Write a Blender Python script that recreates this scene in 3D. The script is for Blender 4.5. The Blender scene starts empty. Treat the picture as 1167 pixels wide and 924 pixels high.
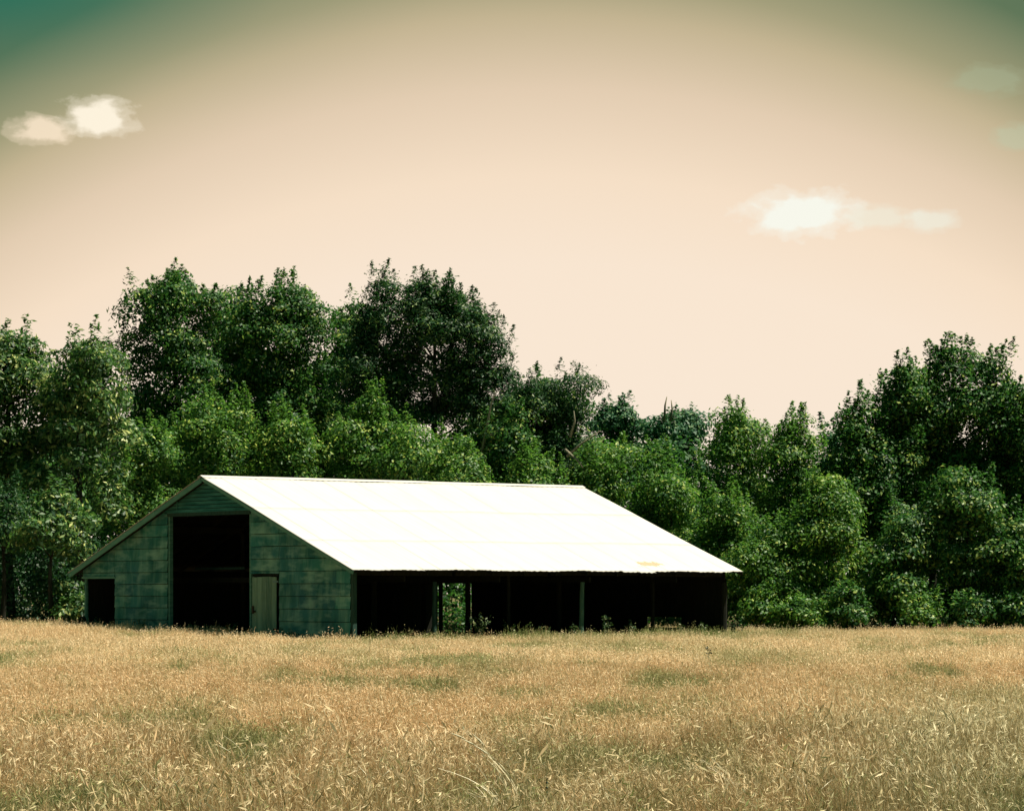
import bpy, math
import numpy as np
from math import sin, cos, pi, radians

# ---------------------------------------------------------------- camera
FPX, HX, HY, CZ = 3500.0, 583.5, 674.0, 1.95      # focal length (px of a 1167 px wide frame), horizon, eye height
S = bpy.context.scene
C = S.collection
cam_d = bpy.data.cameras.new('camera'); cam = bpy.data.objects.new('camera', cam_d); C.objects.link(cam)
cam.location = (0, 0, CZ); cam.rotation_euler = (pi/2, 0, 0)
cam_d.sensor_width = 36; cam_d.lens = 36*FPX/1167.0
cam_d.shift_y = (HY-462.0)/1167.0
cam_d.clip_start = 0.5; cam_d.clip_end = 6000
S.camera = cam
S.view_settings.view_transform = 'Standard'; S.view_settings.look = 'None'
EXPO = 0.72; S.view_settings.exposure = EXPO; S.view_settings.gamma = 1.0
S.cycles.max_bounces = 6; S.cycles.diffuse_bounces = 3; S.cycles.glossy_bounces = 2
S.cycles.transmission_bounces = 4; S.cycles.transparent_max_bounces = 4

# ---------------------------------------------------------------- sun and sky
SUN_AZ = math.atan2(0.92, 0.04)
SUN_EL = radians(64)
sd = bpy.data.lights.new('sun', 'SUN'); sd.energy = 5.0; sd.angle = radians(0.5); sd.color = (1.0, 0.92, 0.75)
sun = bpy.data.objects.new('sun', sd); C.objects.link(sun)
sun.rotation_euler = (pi/2-SUN_EL, 0, pi-SUN_AZ)

W = bpy.data.worlds.new('World'); S.world = W; W.use_nodes = True
NT = W.node_tree; NT.nodes.clear()

class G:
    """tiny node-graph helper"""
    def __init__(s, nt): s.nt = nt
    def n(s, t, **k):
        nd = s.nt.nodes.new(t)
        for a, b in k.items(): setattr(nd, a, b)
        return nd
    def put(s, sock, v):
        if hasattr(v, 'links'): s.nt.links.new(v, sock)
        else:
            if isinstance(v, (tuple, list)) and len(v) == 3 and sock.type == 'RGBA': v = (*v, 1)
            sock.default_value = v
    def m(s, op, a, b=0.0, c=0.0, clamp=False):
        nd = s.n('ShaderNodeMath', operation=op, use_clamp=clamp)
        s.put(nd.inputs[0], a); s.put(nd.inputs[1], b); s.put(nd.inputs[2], c)
        return nd.outputs[0]
    def mix(s, f, a, b, t='MIX'):
        nd = s.n('ShaderNodeMix', data_type='RGBA', blend_type=t)
        s.put(nd.inputs[0], f); s.put(nd.inputs[6], a); s.put(nd.inputs[7], b)
        return nd.outputs[2]
    def ramp(s, f, stops, interp='LINEAR'):
        nd = s.n('ShaderNodeValToRGB'); cr = nd.color_ramp; cr.interpolation = interp
        while len(cr.elements) < len(stops): cr.elements.new(0.5)
        for e, (p, c) in zip(cr.elements, stops):
            e.position = p; e.color = (*c, 1) if isinstance(c, (tuple, list)) else (c, c, c, 1)
        s.put(nd.inputs[0], f); return nd.outputs[0]
    def noise(s, vec, scale, detail=3, rough=0.5, dist=0.0):
        nd = s.n('ShaderNodeTexNoise'); s.put(nd.inputs['Vector'], vec)
        nd.inputs['Scale'].default_value = scale; nd.inputs['Detail'].default_value = detail
        nd.inputs['Roughness'].default_value = rough; nd.inputs['Distortion'].default_value = dist
        return nd.outputs['Fac']

def lin(r, g, b): return tuple(((c/255.0+0.055)/1.055)**2.4 if c > 10 else c/255.0/12.92 for c in (r, g, b))

g = G(NT)
tc = g.n('ShaderNodeTexCoord'); sep = g.n('ShaderNodeSeparateXYZ'); NT.links.new(tc.outputs['Generated'], sep.inputs[0])
vx, vy, vz = sep.outputs
el = g.m('MULTIPLY', g.m('ARCSINE', vz), 180/pi)               # elevation, degrees
az = g.m('MULTIPLY', g.m('ARCTAN2', vx, vy), 180/pi)           # azimuth, degrees right of north
# hazy warm low sky; higher up and sideways darkened teal to shape the fill light
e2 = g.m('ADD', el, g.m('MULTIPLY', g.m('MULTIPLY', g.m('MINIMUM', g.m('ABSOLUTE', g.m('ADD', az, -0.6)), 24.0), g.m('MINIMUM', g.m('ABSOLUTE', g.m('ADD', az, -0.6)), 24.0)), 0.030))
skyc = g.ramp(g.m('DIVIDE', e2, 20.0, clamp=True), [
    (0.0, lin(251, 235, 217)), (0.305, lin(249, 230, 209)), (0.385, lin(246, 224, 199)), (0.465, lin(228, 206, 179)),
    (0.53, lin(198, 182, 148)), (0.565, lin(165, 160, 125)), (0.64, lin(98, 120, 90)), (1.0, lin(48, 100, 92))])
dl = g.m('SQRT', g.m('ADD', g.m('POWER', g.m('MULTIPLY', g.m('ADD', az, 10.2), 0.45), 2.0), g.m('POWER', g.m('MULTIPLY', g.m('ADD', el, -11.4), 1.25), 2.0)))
skyc = g.mix(g.ramp(g.m('DIVIDE', dl, 4.2, clamp=True), [(0.10, 0.9), (0.30, 0.58), (0.45, 0.30), (0.65, 0.08), (0.95, 0.0)]), skyc, lin(20, 112, 92))  # dark green upper-left corner: lens vignette put into the sky colour
# clouds
cvec = g.n('ShaderNodeCombineXYZ'); g.put(cvec.inputs[0], az); g.put(cvec.inputs[1], g.m('MULTIPLY', el, 1.6))
cn = g.noise(cvec.outputs[0], 1.9, 4, 0.52, 0.1)
cn2 = g.noise(cvec.outputs[0], 5.0, 3, 0.6)
cn = g.m('ADD', g.m('MULTIPLY', cn, 0.88), g.m('MULTIPLY', cn2, 0.12))
def ang(px, py): return math.degrees(math.atan((px-HX)/FPX)), math.degrees(math.atan((HY-py)/FPX))
D1 = 180/pi/FPX
for (px, py, rx, ry, st, col) in [(113, 142, 50, 28, 1.0, (255, 244, 222)), (46, 157, 42, 20, 0.85, (252, 232, 204)),
                                  (915, 247, 74, 35, 1.0, (248, 248, 236)), (1000, 252, 55, 17, 0.6, (240, 238, 220)), (1062, 256, 34, 18, 0.65, (240, 240, 224)),
                                  (1125, 100, 50, 24, 0.42, (172, 184, 152)), (1160, 165, 34, 22, 0.45, (190, 202, 172))]:
    a0, e0 = ang(px, py)
    dx = g.m('DIVIDE', g.m('ADD', az, -a0), rx*D1)
    dy = g.m('DIVIDE', g.m('ADD', el, -e0), ry*D1)
    dy = g.m('MULTIPLY', dy, g.m('ADD', 1.0, g.m('MULTIPLY', g.m('LESS_THAN', dy, 0.0), 0.25)))   # flatter underside
    r = g.m('SQRT', g.m('ADD', g.m('MULTIPLY', dx, dx), g.m('MULTIPLY', dy, dy)))
    v = g.m('ADD', g.m('SUBTRACT', 1.0, r), g.m('MULTIPLY', g.m('ADD', cn, -0.47), 1.45))
    k = g.m('MULTIPLY', g.ramp(v, [(0.0, 0.0), (0.22, 0.30), (0.62, 1.0)], 'EASE'), st)
    skyc = g.mix(k, skyc, lin(*col))
sky = g.n('ShaderNodeTexSky', sky_type='NISHITA'); sky.sun_disc = False
sky.sun_elevation = SUN_EL; sky.sun_rotation = SUN_AZ; sky.air_density = 1.0; sky.dust_density = 2.0; sky.altitude = 100
bw = g.n('ShaderNodeRGBToBW'); NT.links.new(sky.outputs[0], bw.inputs[0])
# brightness of the physical sky keeps a share; the colour is the warm haze above
SKYREF, SKYSTR = 6.5, 0.12
lum = g.m('ADD', 0.885, g.m('MULTIPLY', g.m('MINIMUM', g.m('DIVIDE', bw.outputs[0], SKYREF), 1.6), 0.18))
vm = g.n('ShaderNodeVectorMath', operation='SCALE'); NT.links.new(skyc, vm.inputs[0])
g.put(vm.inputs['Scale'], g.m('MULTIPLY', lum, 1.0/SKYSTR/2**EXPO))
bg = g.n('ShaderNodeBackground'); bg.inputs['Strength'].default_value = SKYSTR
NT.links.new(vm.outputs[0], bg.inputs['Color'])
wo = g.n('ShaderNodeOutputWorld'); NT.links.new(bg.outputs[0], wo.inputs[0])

# ---------------------------------------------------------------- helpers
RNG = np.random.default_rng(7)

def mat(name, build):
    m = bpy.data.materials.new(name); m.use_nodes = True
    nt = m.node_tree; nt.nodes.clear(); h = G(nt)
    out = h.n('ShaderNodeOutputMaterial'); sh = build(h); nt.links.new(sh, out.inputs[0])
    return m
def princ(h, col, rough=0.8, metal=0.0, spec=0.3, normal=None):
    p = h.n('ShaderNodeBsdfPrincipled'); h.put(p.inputs['Base Color'], col); h.put(p.inputs['Roughness'], rough)
    h.put(p.inputs['Metallic'], metal); h.put(p.inputs['Specular IOR Level'], spec)
    if normal is not None: h.put(p.inputs['Normal'], normal)
    return p.outputs[0]
def bump(h, height, strength=0.4, dist=0.02):
    b = h.n('ShaderNodeBump'); b.inputs['Strength'].default_value = strength; b.inputs['Distance'].default_value = dist
    h.put(b.inputs['Height'], height); return b.outputs[0]
def attr(h, name, t='GEOMETRY'):
    a = h.n('ShaderNodeAttribute', attribute_type=t); a.attribute_name = name; return a.outputs['Fac']
def objco(h, sc=(1, 1, 1)):
    t = h.n('ShaderNodeTexCoord'); mp = h.n('ShaderNodeMapping'); h.nt.links.new(t.outputs['Object'], mp.inputs[0])
    mp.inputs['Scale'].default_value = sc; return mp.outputs[0]

class M:
    """collects faces of one mesh"""
    def __init__(s): s.v = []; s.f = []; s.t = []
    def add(s, vs, fs, tone=0.5):
        b = len(s.v); s.v += [tuple(map(float, p)) for p in vs]; s.f += [tuple(b+i for i in f) for f in fs]; s.t += [tone]*len(vs)
    def box(s, a, b, tone=0.5, jit=0.0):
        (x0, y0, z0), (x1, y1, z1) = a, b
        vs = [(x0, y0, z0), (x1, y0, z0), (x1, y1, z0), (x0, y1, z0), (x0, y0, z1), (x1, y0, z1), (x1, y1, z1), (x0, y1, z1)]
        if jit: vs = [tuple(c+RNG.uniform(-jit, jit) for c in p) for p in vs]
        s.add(vs, [(0, 3, 2, 1), (4, 5, 6, 7), (0, 1, 5, 4), (1, 2, 6, 5), (2, 3, 7, 6), (3, 0, 4, 7)], tone)
    def prism(s, poly, d, tone=0.5):
        """poly: list of 3D points, d: thickness vector"""
        n = len(poly); vs = list(poly)+[tuple(np.add(p, d)) for p in poly]
        s.add(vs, [tuple(range(n)), tuple(range(2*n-1, n-1, -1))]+[(i, i+n, (i+1) % n+n, (i+1) % n) for i in range(n)], tone)
    def beam(s, p, q, w, h, tone=0.5, roll=0.0):
        p, q = np.array(p, float), np.array(q, float); d = q-p; d /= np.linalg.norm(d)
        up = np.array([0, 0, 1.0]) if abs(d[2]) < 0.95 else np.array([0, 1.0, 0])
        a = np.cross(d, up); a /= np.linalg.norm(a); b = np.cross(a, d)
        vs = [o+a*(sx*w/2)+b*(sz*h/2) for o in (p, q) for sx, sz in ((-1, -1), (1, -1), (1, 1), (-1, 1))]
        s.add(vs, [(0, 1, 2, 3), (7, 6, 5, 4), (0, 4, 5, 1), (1, 5, 6, 2), (2, 6, 7, 3), (3, 7, 4, 0)], tone)
    def tube(s, pts, rad, n=7, tone=0.5, wob=0.0):
        pts = [np.array(p, float) for p in pts]; vs = []; fs = []
        for i, p in enumerate(pts):
            d = pts[min(i+1, len(pts)-1)]-pts[max(i-1, 0)]; d /= np.linalg.norm(d)+1e-9
            up = np.array([0, 0, 1.0]) if abs(d[2]) < 0.9 else np.array([0, 1.0, 0])
            a = np.cross(d, up); a /= np.linalg.norm(a); b = np.cross(a, d)
            for k in range(n):
                r = rad[i]*(1+(RNG.uniform(-wob, wob) if wob else 0)); vs.append(p+a*r*cos(2*pi*k/n)+b*r*sin(2*pi*k/n))
        for i in range(len(pts)-1):
            for k in range(n):
                k2 = (k+1) % n; fs.append((i*n+k, i*n+k2, (i+1)*n+k2, (i+1)*n+k))
        fs += [tuple(range(n-1, -1, -1)), tuple((len(pts)-1)*n+k for k in range(n))]
        s.add(vs, fs, tone)
    def build(s, name, m, parent=None, smooth=False, loc=None):
        me = bpy.data.meshes.new(name); me.from_pydata(s.v, [], s.f)
        a = me.attributes.new('tone', 'FLOAT', 'POINT'); a.data.foreach_set('value', np.array(s.t, np.float32))
        if smooth: me.polygons.foreach_set('use_smooth', [True]*len(me.polygons))
        me.materials.append(m); return link(name, me, parent, loc)
def link(name, data, parent=None, loc=None):
    o = bpy.data.objects.new(name, data); C.objects.link(o)
    if parent: o.parent = parent
    if loc is not None: o.location = loc
    return o
def tag(o, label, cat, group=None):
    o['label'] = label; o['category'] = cat
    if group: o['group'] = group
    return o
def kind(o, k='structure'): o['kind'] = k; return o
def quads(name, v, tone, m, parent=None, loc=None, k=4, tri=False):
    """fast mesh from an (n*k,3) array, k vertices per face"""
    n = len(v)//k; me = bpy.data.meshes.new(name)
    me.vertices.add(n*k); me.vertices.foreach_set('co', v.astype(np.float32).ravel())
    me.loops.add(n*k); me.loops.foreach_set('vertex_index', np.arange(n*k, dtype=np.int32))
    me.polygons.add(n); me.polygons.foreach_set('loop_start', np.arange(0, n*k, k, dtype=np.int32))
    me.polygons.foreach_set('loop_total', np.full(n, k, np.int32))
    me.update(calc_edges=True)
    a = me.attributes.new('tone', 'FLOAT', 'POINT'); a.data.foreach_set('value', np.repeat(tone, k).astype(np.float32))
    me.materials.append(m); return link(name, me, parent, loc)

def sst(x): x = np.clip(x, 0, 1); return x*x*(3-2*x)
def ground(x, y):
    x = np.asarray(x, float); y = np.asarray(y, float)
    z = 0.33*sst((-x-4)/14)*sst((y-100)/28)+0.08*sst((y-110)/12)
    z = z+0.035*np.sin(x*0.23+1.3)*np.sin(y*0.11+0.4)+0.02*np.sin(x*0.61+y*0.17)
    far = np.clip((np.hypot(x, y)-300)/300, 0, 1)
    return z*(1-far)-0.05
def gz(x, y): return float(ground(x, y))
def at(px, py, d): return ((px-HX)/FPX*d, d, CZ+(HY-py)/FPX*d)

# value noise on a lattice (numpy), used to lay out the grass
_lat = np.random.default_rng(3).random((256, 256))
def vn(x, y):
    xi = np.floor(x).astype(int); yi = np.floor(y).astype(int); fx = x-xi; fy = y-yi
    fx = fx*fx*(3-2*fx); fy = fy*fy*(3-2*fy)
    q = lambda a, b: _lat[a % 256, b % 256]
    return (q(xi, yi)*(1-fx)+q(xi+1, yi)*fx)*(1-fy)+(q(xi, yi+1)*(1-fx)+q(xi+1, yi+1)*fx)*fy

# ---------------------------------------------------------------- materials
def m_soil(h):   # mostly hidden by the grass
    t = h.n('ShaderNodeTexCoord').outputs['Object']
    a = h.noise(t, 0.35, 5, 0.6); b = h.noise(t, 6.0, 5, 0.65)
    c = h.mix(h.ramp(a, [(0.38, 0.0), (0.62, 1.0)]), (0.12, 0.095, 0.045), (0.055, 0.065, 0.025))
    c = h.mix(h.ramp(b, [(0.35, 0.0), (0.7, 0.7)]), c, (0.20, 0.155, 0.08))
    return princ(h, c, 0.95, spec=0.1, normal=bump(h, b, 0.8, 0.1))
SOIL = mat('dry field soil and thatch', m_soil)
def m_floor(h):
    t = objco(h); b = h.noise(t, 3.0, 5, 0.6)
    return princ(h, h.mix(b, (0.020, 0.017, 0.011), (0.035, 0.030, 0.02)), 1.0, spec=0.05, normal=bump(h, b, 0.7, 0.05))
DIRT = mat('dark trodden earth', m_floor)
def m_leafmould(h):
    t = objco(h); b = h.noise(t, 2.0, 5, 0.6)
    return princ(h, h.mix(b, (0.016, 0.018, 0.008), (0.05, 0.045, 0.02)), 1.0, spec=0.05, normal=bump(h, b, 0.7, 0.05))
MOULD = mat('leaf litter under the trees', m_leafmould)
def m_tin(h):                                     # weathered wall sheets; the teal tint of shade is put into their colour
    t = objco(h, (1, 1, 1)); tv = objco(h, (1, 3.0, 0.6)); th = objco(h, (1, 0.7, 2.2))
    a = h.noise(t, 0.42, 4, 0.6); b = h.noise(tv, 0.8, 5, 0.6, 0.0); c3 = h.noise(th, 0.9, 5, 0.6, 0.0)
    c = h.mix(h.ramp(a, [(0.40, 0.0), (0.60, 1.0)]), (0.020, 0.128, 0.112), (0.030, 0.140, 0.168))
    c = h.mix(h.ramp(attr(h, 'tone'), [(0.0, 0.0), (1.0, 0.50)]), c, (0.06, 0.33, 0.27))
    c = h.mix(h.m('MULTIPLY', h.ramp(h.noise(t, 0.8, 4, 0.6), [(0.48, 0.0), (0.66, 1.0)]), 0.6), c, (0.004, 0.085, 0.066))
    c = h.mix(h.m('MULTIPLY', h.ramp(b, [(0.46, 0.0), (0.70, 1.0)]), 0.5), c, (0.24, 0.46, 0.34))
    c = h.mix(h.m('MULTIPLY', h.ramp(c3, [(0.48, 0.0), (0.70, 1.0)]), 0.7), c, (0.34, 0.56, 0.44))
    return princ(h, c, 0.6, spec=0.2, normal=bump(h, h.noise(t, 2.6, 3, 0.5), 0.5, 0.03))
TIN = mat('weathered blue green wall sheets', m_tin)
def m_lap(h):
    t = objco(h, (1, 0.6, 6)); a = h.noise(t, 1.6, 5, 0.65)
    c = h.mix(h.ramp(a, [(0.35, 0.0), (0.7, 1.0)]), (0.018, 0.125, 0.115), (0.09, 0.30, 0.26))
    return princ(h, c, 0.85, spec=0.15, normal=bump(h, a, 0.5, 0.01))
LAP = mat('weathered lap boards', m_lap)
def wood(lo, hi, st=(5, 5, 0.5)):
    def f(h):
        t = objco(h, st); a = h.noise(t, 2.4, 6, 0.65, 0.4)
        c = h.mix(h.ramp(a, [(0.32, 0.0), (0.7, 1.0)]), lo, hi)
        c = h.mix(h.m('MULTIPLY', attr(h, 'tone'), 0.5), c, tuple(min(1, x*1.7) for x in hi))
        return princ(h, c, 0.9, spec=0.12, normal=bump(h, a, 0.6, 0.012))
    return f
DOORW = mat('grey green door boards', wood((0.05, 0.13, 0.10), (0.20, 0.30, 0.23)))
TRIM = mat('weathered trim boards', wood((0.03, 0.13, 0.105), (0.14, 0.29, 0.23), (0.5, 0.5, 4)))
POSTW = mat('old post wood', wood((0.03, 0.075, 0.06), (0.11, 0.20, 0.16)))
DARKW = mat('smoke dark barn timber', wood((0.010, 0.012, 0.009), (0.026, 0.026, 0.019)))  # the deep shade inside the barn is put into this timber's colour
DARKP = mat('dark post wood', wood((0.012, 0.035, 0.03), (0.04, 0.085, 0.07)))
def m_roof(h):
    t = objco(h); ts = objco(h, (1.4, 0.28, 0.28))
    a = h.noise(ts, 1.1, 5, 0.6)
    c = h.mix(h.m('MULTIPLY', h.ramp(a, [(0.42, 0.0), (0.7, 1.0)]), 0.5), (0.58, 0.565, 0.53), (0.54, 0.515, 0.46))
    # rust: real patches with their own place, carried by the mesh
    r = attr(h, 'tone'); n2 = h.noise(objco(h, (2.0, 0.8, 0.8)), 3.0, 5, 0.65)
    k = h.ramp(h.m('ADD', h.m('MULTIPLY', r, 1.0), h.m('MULTIPLY', h.m('ADD', n2, -0.5), 1.3)), [(0.50, 0.0), (0.62, 0.9)])
    c = h.mix(k, c, (0.47, 0.32, 0.19))
    return princ(h, c, 0.6, spec=0.3)
ROOF = mat('white galvanised roofing', m_roof)
def m_iron(h):
    n = h.noise(objco(h), 8, 4, 0.6)
    return princ(h, h.mix(n, (0.012, 0.014, 0.012), (0.05, 0.03, 0.02)), 0.6, 0.4)
IRON = mat('black iron', m_iron)
def m_tank(h):
    n = h.noise(objco(h), 2.5, 4, 0.6)
    return princ(h, h.mix(n, (0.20, 0.34, 0.34), (0.10, 0.17, 0.17)), 0.5, 0.3)
TANKM = mat('dull grey metal', m_tank)
def bark(lo, hi):
    def f(h):
        a = h.noise(objco(h, (4, 4, 0.8)), 2.0, 5, 0.65)
        return princ(h, h.mix(h.ramp(a, [(0.35, 0), (0.65, 1)]), lo, hi), 0.95, spec=0.1, normal=bump(h, a, 0.8, 0.03))
    return f
BARK = mat('dark bark', bark((0.012, 0.014, 0.010), (0.045, 0.045, 0.032)))
PALEB = mat('bare pale wood', bark((0.13, 0.13, 0.09), (0.30, 0.27, 0.19)))
def leafm(c0, c1, c2, trans=0.34, rough=0.5, spec=0.35):
    def f(h):
        t = attr(h, 'tone')
        c = h.ramp(t, [(0.0, c0), (0.55, c1), (1.0, c2)])
        p = princ(h, c, rough, spec=spec)
        tr = h.n('ShaderNodeBsdfTranslucent'); h.put(tr.inputs[0], h.mix(0.5, c, (c1[0]*1.4, c1[1]*1.6, c1[2]*0.6)))
        mx = h.n('ShaderNodeMixShader'); mx.inputs[0].default_value = trans
        h.nt.links.new(p, mx.inputs[1]); h.nt.links.new(tr.outputs[0], mx.inputs[2]); return mx.outputs[0]
    return f
LEAF = {
 'broad': mat('broadleaf foliage', leafm((0.008, 0.050, 0.020), (0.058, 0.175, 0.036), (0.42, 0.50, 0.11))),
 'big':   mat('large glossy foliage', leafm((0.010, 0.050, 0.022), (0.075, 0.180, 0.042), (0.56, 0.60, 0.20), 0.32, 0.5, 0.4)),
 'light': mat('light green foliage', leafm((0.018, 0.080, 0.026), (0.110, 0.255, 0.045), (0.52, 0.60, 0.12), 0.38)),
 'pine':  mat('dark evergreen foliage', leafm((0.006, 0.036, 0.018), (0.030, 0.105, 0.030), (0.22, 0.32, 0.075), 0.26)),
 'blue':  mat('far blue green foliage', leafm((0.016, 0.080, 0.046), (0.055, 0.170, 0.080), (0.24, 0.36, 0.15), 0.28)),
}
def m_grass(h):
    gt = attr(h, 'tone'); gi = attr(h, 'green', 'INSTANCER'); gp = attr(h, 'pale', 'INSTANCER')
    straw = h.ramp(gt, [(0.0, (0.10, 0.085, 0.035)), (0.3, (0.40, 0.235, 0.100)), (0.6, (0.82, 0.51, 0.25)), (1.0, (0.97, 0.76, 0.48))])
    grn = h.ramp(gt, [(0.0, (0.018, 0.055, 0.020)), (0.5, (0.07, 0.14, 0.036)), (1.0, (0.28, 0.32, 0.10))])
    sage = h.ramp(gt, [(0.0, (0.04, 0.070, 0.030)), (0.4, (0.32, 0.26, 0.12)), (0.7, (0.66, 0.56, 0.30)), (1.0, (0.92, 0.84, 0.56))])
    c = h.mix(gp, straw, sage); c = h.mix(gi, c, grn)
    p = princ(h, c, 0.55, spec=0.3)
    tr = h.n('ShaderNodeBsdfTranslucent'); h.put(tr.inputs[0], c)
    mx = h.n('ShaderNodeMixShader'); mx.inputs[0].default_value = 0.3
    h.nt.links.new(p, mx.inputs[1]); h.nt.links.new(tr.outputs[0], mx.inputs[2]); return mx.outputs[0]
GRASS = mat('dry meadow grass', m_grass)
def m_stalk(h):
    c = h.ramp(attr(h, 'tone'), [(0.0, (0.30, 0.26, 0.13)), (0.6, (0.60, 0.52, 0.31)), (1.0, (0.85, 0.78, 0.56))])
    return princ(h, c, 0.5, spec=0.35)
STALK = mat('pale dry stalks', m_stalk)
WEED = mat('weed leaves', leafm((0.010, 0.040, 0.018), (0.05, 0.10, 0.035), (0.24, 0.27, 0.12), 0.25))
DWEED = mat('dark weed', leafm((0.006, 0.022, 0.010), (0.012, 0.036, 0.016), (0.02, 0.05, 0.02), 0.1))

# ---------------------------------------------------------------- ground
def axis(lim, fine, fstep, growth=1.25):
    a = list(np.arange(0, fine, fstep)); s_ = fstep
    while a[-1] < lim: s_ *= growth; a.append(a[-1]+s_)
    a = np.array(a); return np.concatenate([-a[:0:-1], a])
gx = axis(2500, 44, 1.5); gy = axis(2500, 110, 1.5)+75
X, Y = np.meshgrid(gx, gy); Z = ground(X, Y); ny, nx = X.shape
me = bpy.data.meshes.new('ground')
idx = np.arange(nx*ny).reshape(ny, nx)
me.from_pydata(np.stack([X, Y, Z], -1).reshape(-1, 3).tolist(), [], np.stack([idx[:-1, :-1], idx[:-1, 1:], idx[1:, 1:], idx[1:, :-1]], -1).reshape(-1, 4).tolist())
me.polygons.foreach_set('use_smooth', [True]*len(me.polygons)); me.materials.append(SOIL)
kind(link('ground', me))
def sheet(name, pts_fn, m, dz):
    mm = M(); n = 26
    P = [[pts_fn(i/n, j/n) for i in range(n+1)] for j in range(n+1)]
    mm.add([(x, y, gz(x, y)+dz) for r in P for x, y in r], [(j*(n+1)+i, j*(n+1)+i+1, (j+1)*(n+1)+i+1, (j+1)*(n+1)+i) for j in range(n) for i in range(n)])
    return kind(mm.build(name, m, smooth=True))
def wood_edge(x): return 134.5+1.2*sin(x*0.35)+(0.16*max(0, x+5) if x < 12 else 2.7-0.05*(x-12)) - (1.5 if x < -15 else 0)

# ---------------------------------------------------------------- barn
A = 0.67; BW, BL, ER, RR, OG, OE = 19.25, 18.51, 0.79, 4.50, 0.43, 0.63
BX, BY = -5.87, 112.89
U = np.array([cos(A), sin(A)]); V = np.array([-sin(A), cos(A)])
def bw_(s, t): return BX+U[0]*s+V[0]*t, BY+U[1]*s+V[1]*t
def t_at(px, s=0.0):                 # t on the plane s = const seen along the column px
    k = (px-HX)/FPX; x0, y0 = bw_(s, 0); return (x0-k*y0)/(k*V[1]-V[0])
def s_at(px, t=0.0):
    k = (px-HX)/FPX; x0, y0 = bw_(0, t); return (x0-k*y0)/(k*U[1]-U[0])
def z_at(py, s, t): return CZ+(HY-py)/FPX*bw_(s, t)[1]
EZ, RZ = CZ+ER, CZ+RR                 # eave and ridge heights (world)
SL = (RZ-EZ)/(BW/2+OE)
def rz(t): return RZ-abs(t-BW/2)*SL   # top of the roof plane
barn = link('barn', None); barn.location = (BX, BY, 0); barn.rotation_euler = (0, 0, A); barn.empty_display_size = 2
tag(barn, 'old open sided hay barn with white metal roof and blue green sheeted gable', 'barn')
gl = lambda s, t: gz(*bw_(s, t))

def clip(poly, f):
    out = []
    for i in range(len(poly)):
        p, q = poly[i], poly[(i+1) % len(poly)]; a, b = f(p), f(q)
        if a >= 0: out.append(p)
        if (a >= 0) != (b >= 0): k = a/(a-b); out.append((p[0]+(q[0]-p[0])*k, p[1]+(q[1]-p[1])*k))
    return out
def under_roof(poly, dz):
    for sg in (1, -1):
        poly = clip(poly, lambda p, sg=sg: (RZ-dz-sg*(p[0]-BW/2)*SL)-p[1])
        if len(poly) < 3: return None
    return poly
tD0, tD1 = t_at(286), t_at(193)       # big doorway
tS0, tS1 = t_at(132), BW              # small opening by the back corner
tK0, tK1 = t_at(319), t_at(290)       # walk door
zD = z_at(583.5, 0, (tD0+tD1)/2); zS = z_at(657.5, 0, (tS0+tS1)/2); zK = z_at(656.5, 0, (tK0+tK1)/2)
rowh = 0.475
def sheets(mm, t0, t1, z0, z1, phase, seed):
    r = np.random.default_rng(seed); k0 = int(math.floor((z0+0.12)/rowh))
    for k in range(k0, 30):
        a = max(z0, k*rowh-0.12); b = min(z1, (k+1)*rowh-0.12)
        if b-a < 0.03: continue
        cuts = [t0]; x = t0+r.uniform(0.5, 2.6)
        while x < t1-0.35: cuts.append(x); x += r.choice([2.3, 2.6, 1.4])*r.uniform(0.9, 1.05)
        cuts.append(t1)
        for c0, c1 in zip(cuts[:-1], cuts[1:]):
            sag = r.uniform(-0.010, 0.010)
            poly = under_roof([(c0+0.008, a+0.006+sag), (c1-0.008, a+0.006-sag*0.5), (c1-0.006, b-0.014), (c0+0.006, b-0.014)], 0.13)
            if not poly: continue
            tone = r.uniform(0, 1)
            off = r.uniform(0, 0.008)
            # the lower edge of each sheet stands proud of the row below
            P = [(-0.030-off-0.034*(1-(z-a)/(b-a)), t, z) for t, z in poly]
            mm.prism(P, (0.012, 0, 0), tone)
wall = M()
sheets(wall, 0.05, tK0-0.02, gl(0, 2)-0.1, 9, 0, 11)
sheets(wall, tK0-0.02+0.012, tD0-0.05, zK+0.10, 9, 0, 12)
wall.build('gable_wall', TIN, barn); wall = M()
sheets(wall, tD1+0.05, tS0, gl(0, 15)-0.1, 9, 0, 13)
sheets(wall, tS0+0.012, tS1, zS+0.02, 9, 0, 14)
wall.build('gable_wall', TIN, barn)
lap = M(); z = zD+0.02; r_ = np.random.default_rng(5)
while z < RZ:
    poly = under_roof([(tD0-0.05, z), (tD1+0.05, z), (tD1+0.05, z+0.128), (tD0-0.05, z+0.128)], 0.13)
    if poly:
        P = [(-0.045-0.035*(1-(zz-z)/0.165)-r_.uniform(0, 0.004), t, zz+0.02*sin(t*0.9)*0.4) for t, zz in poly]
        lap.prism(P, (0.014, 0, 0), r_.uniform(0, 1))
    z += 0.15
lap.prism([(-0.10, tD1-0.75, zD+0.05), (-0.10, tD1-0.69, zD+0.05), (-0.10, tD1-0.69, zD+0.5), (-0.10, tD1-0.75, zD+0.5)], (0.012, 0, 0), 0.0)
lap.build('gable_boards', LAP, barn)

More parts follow.
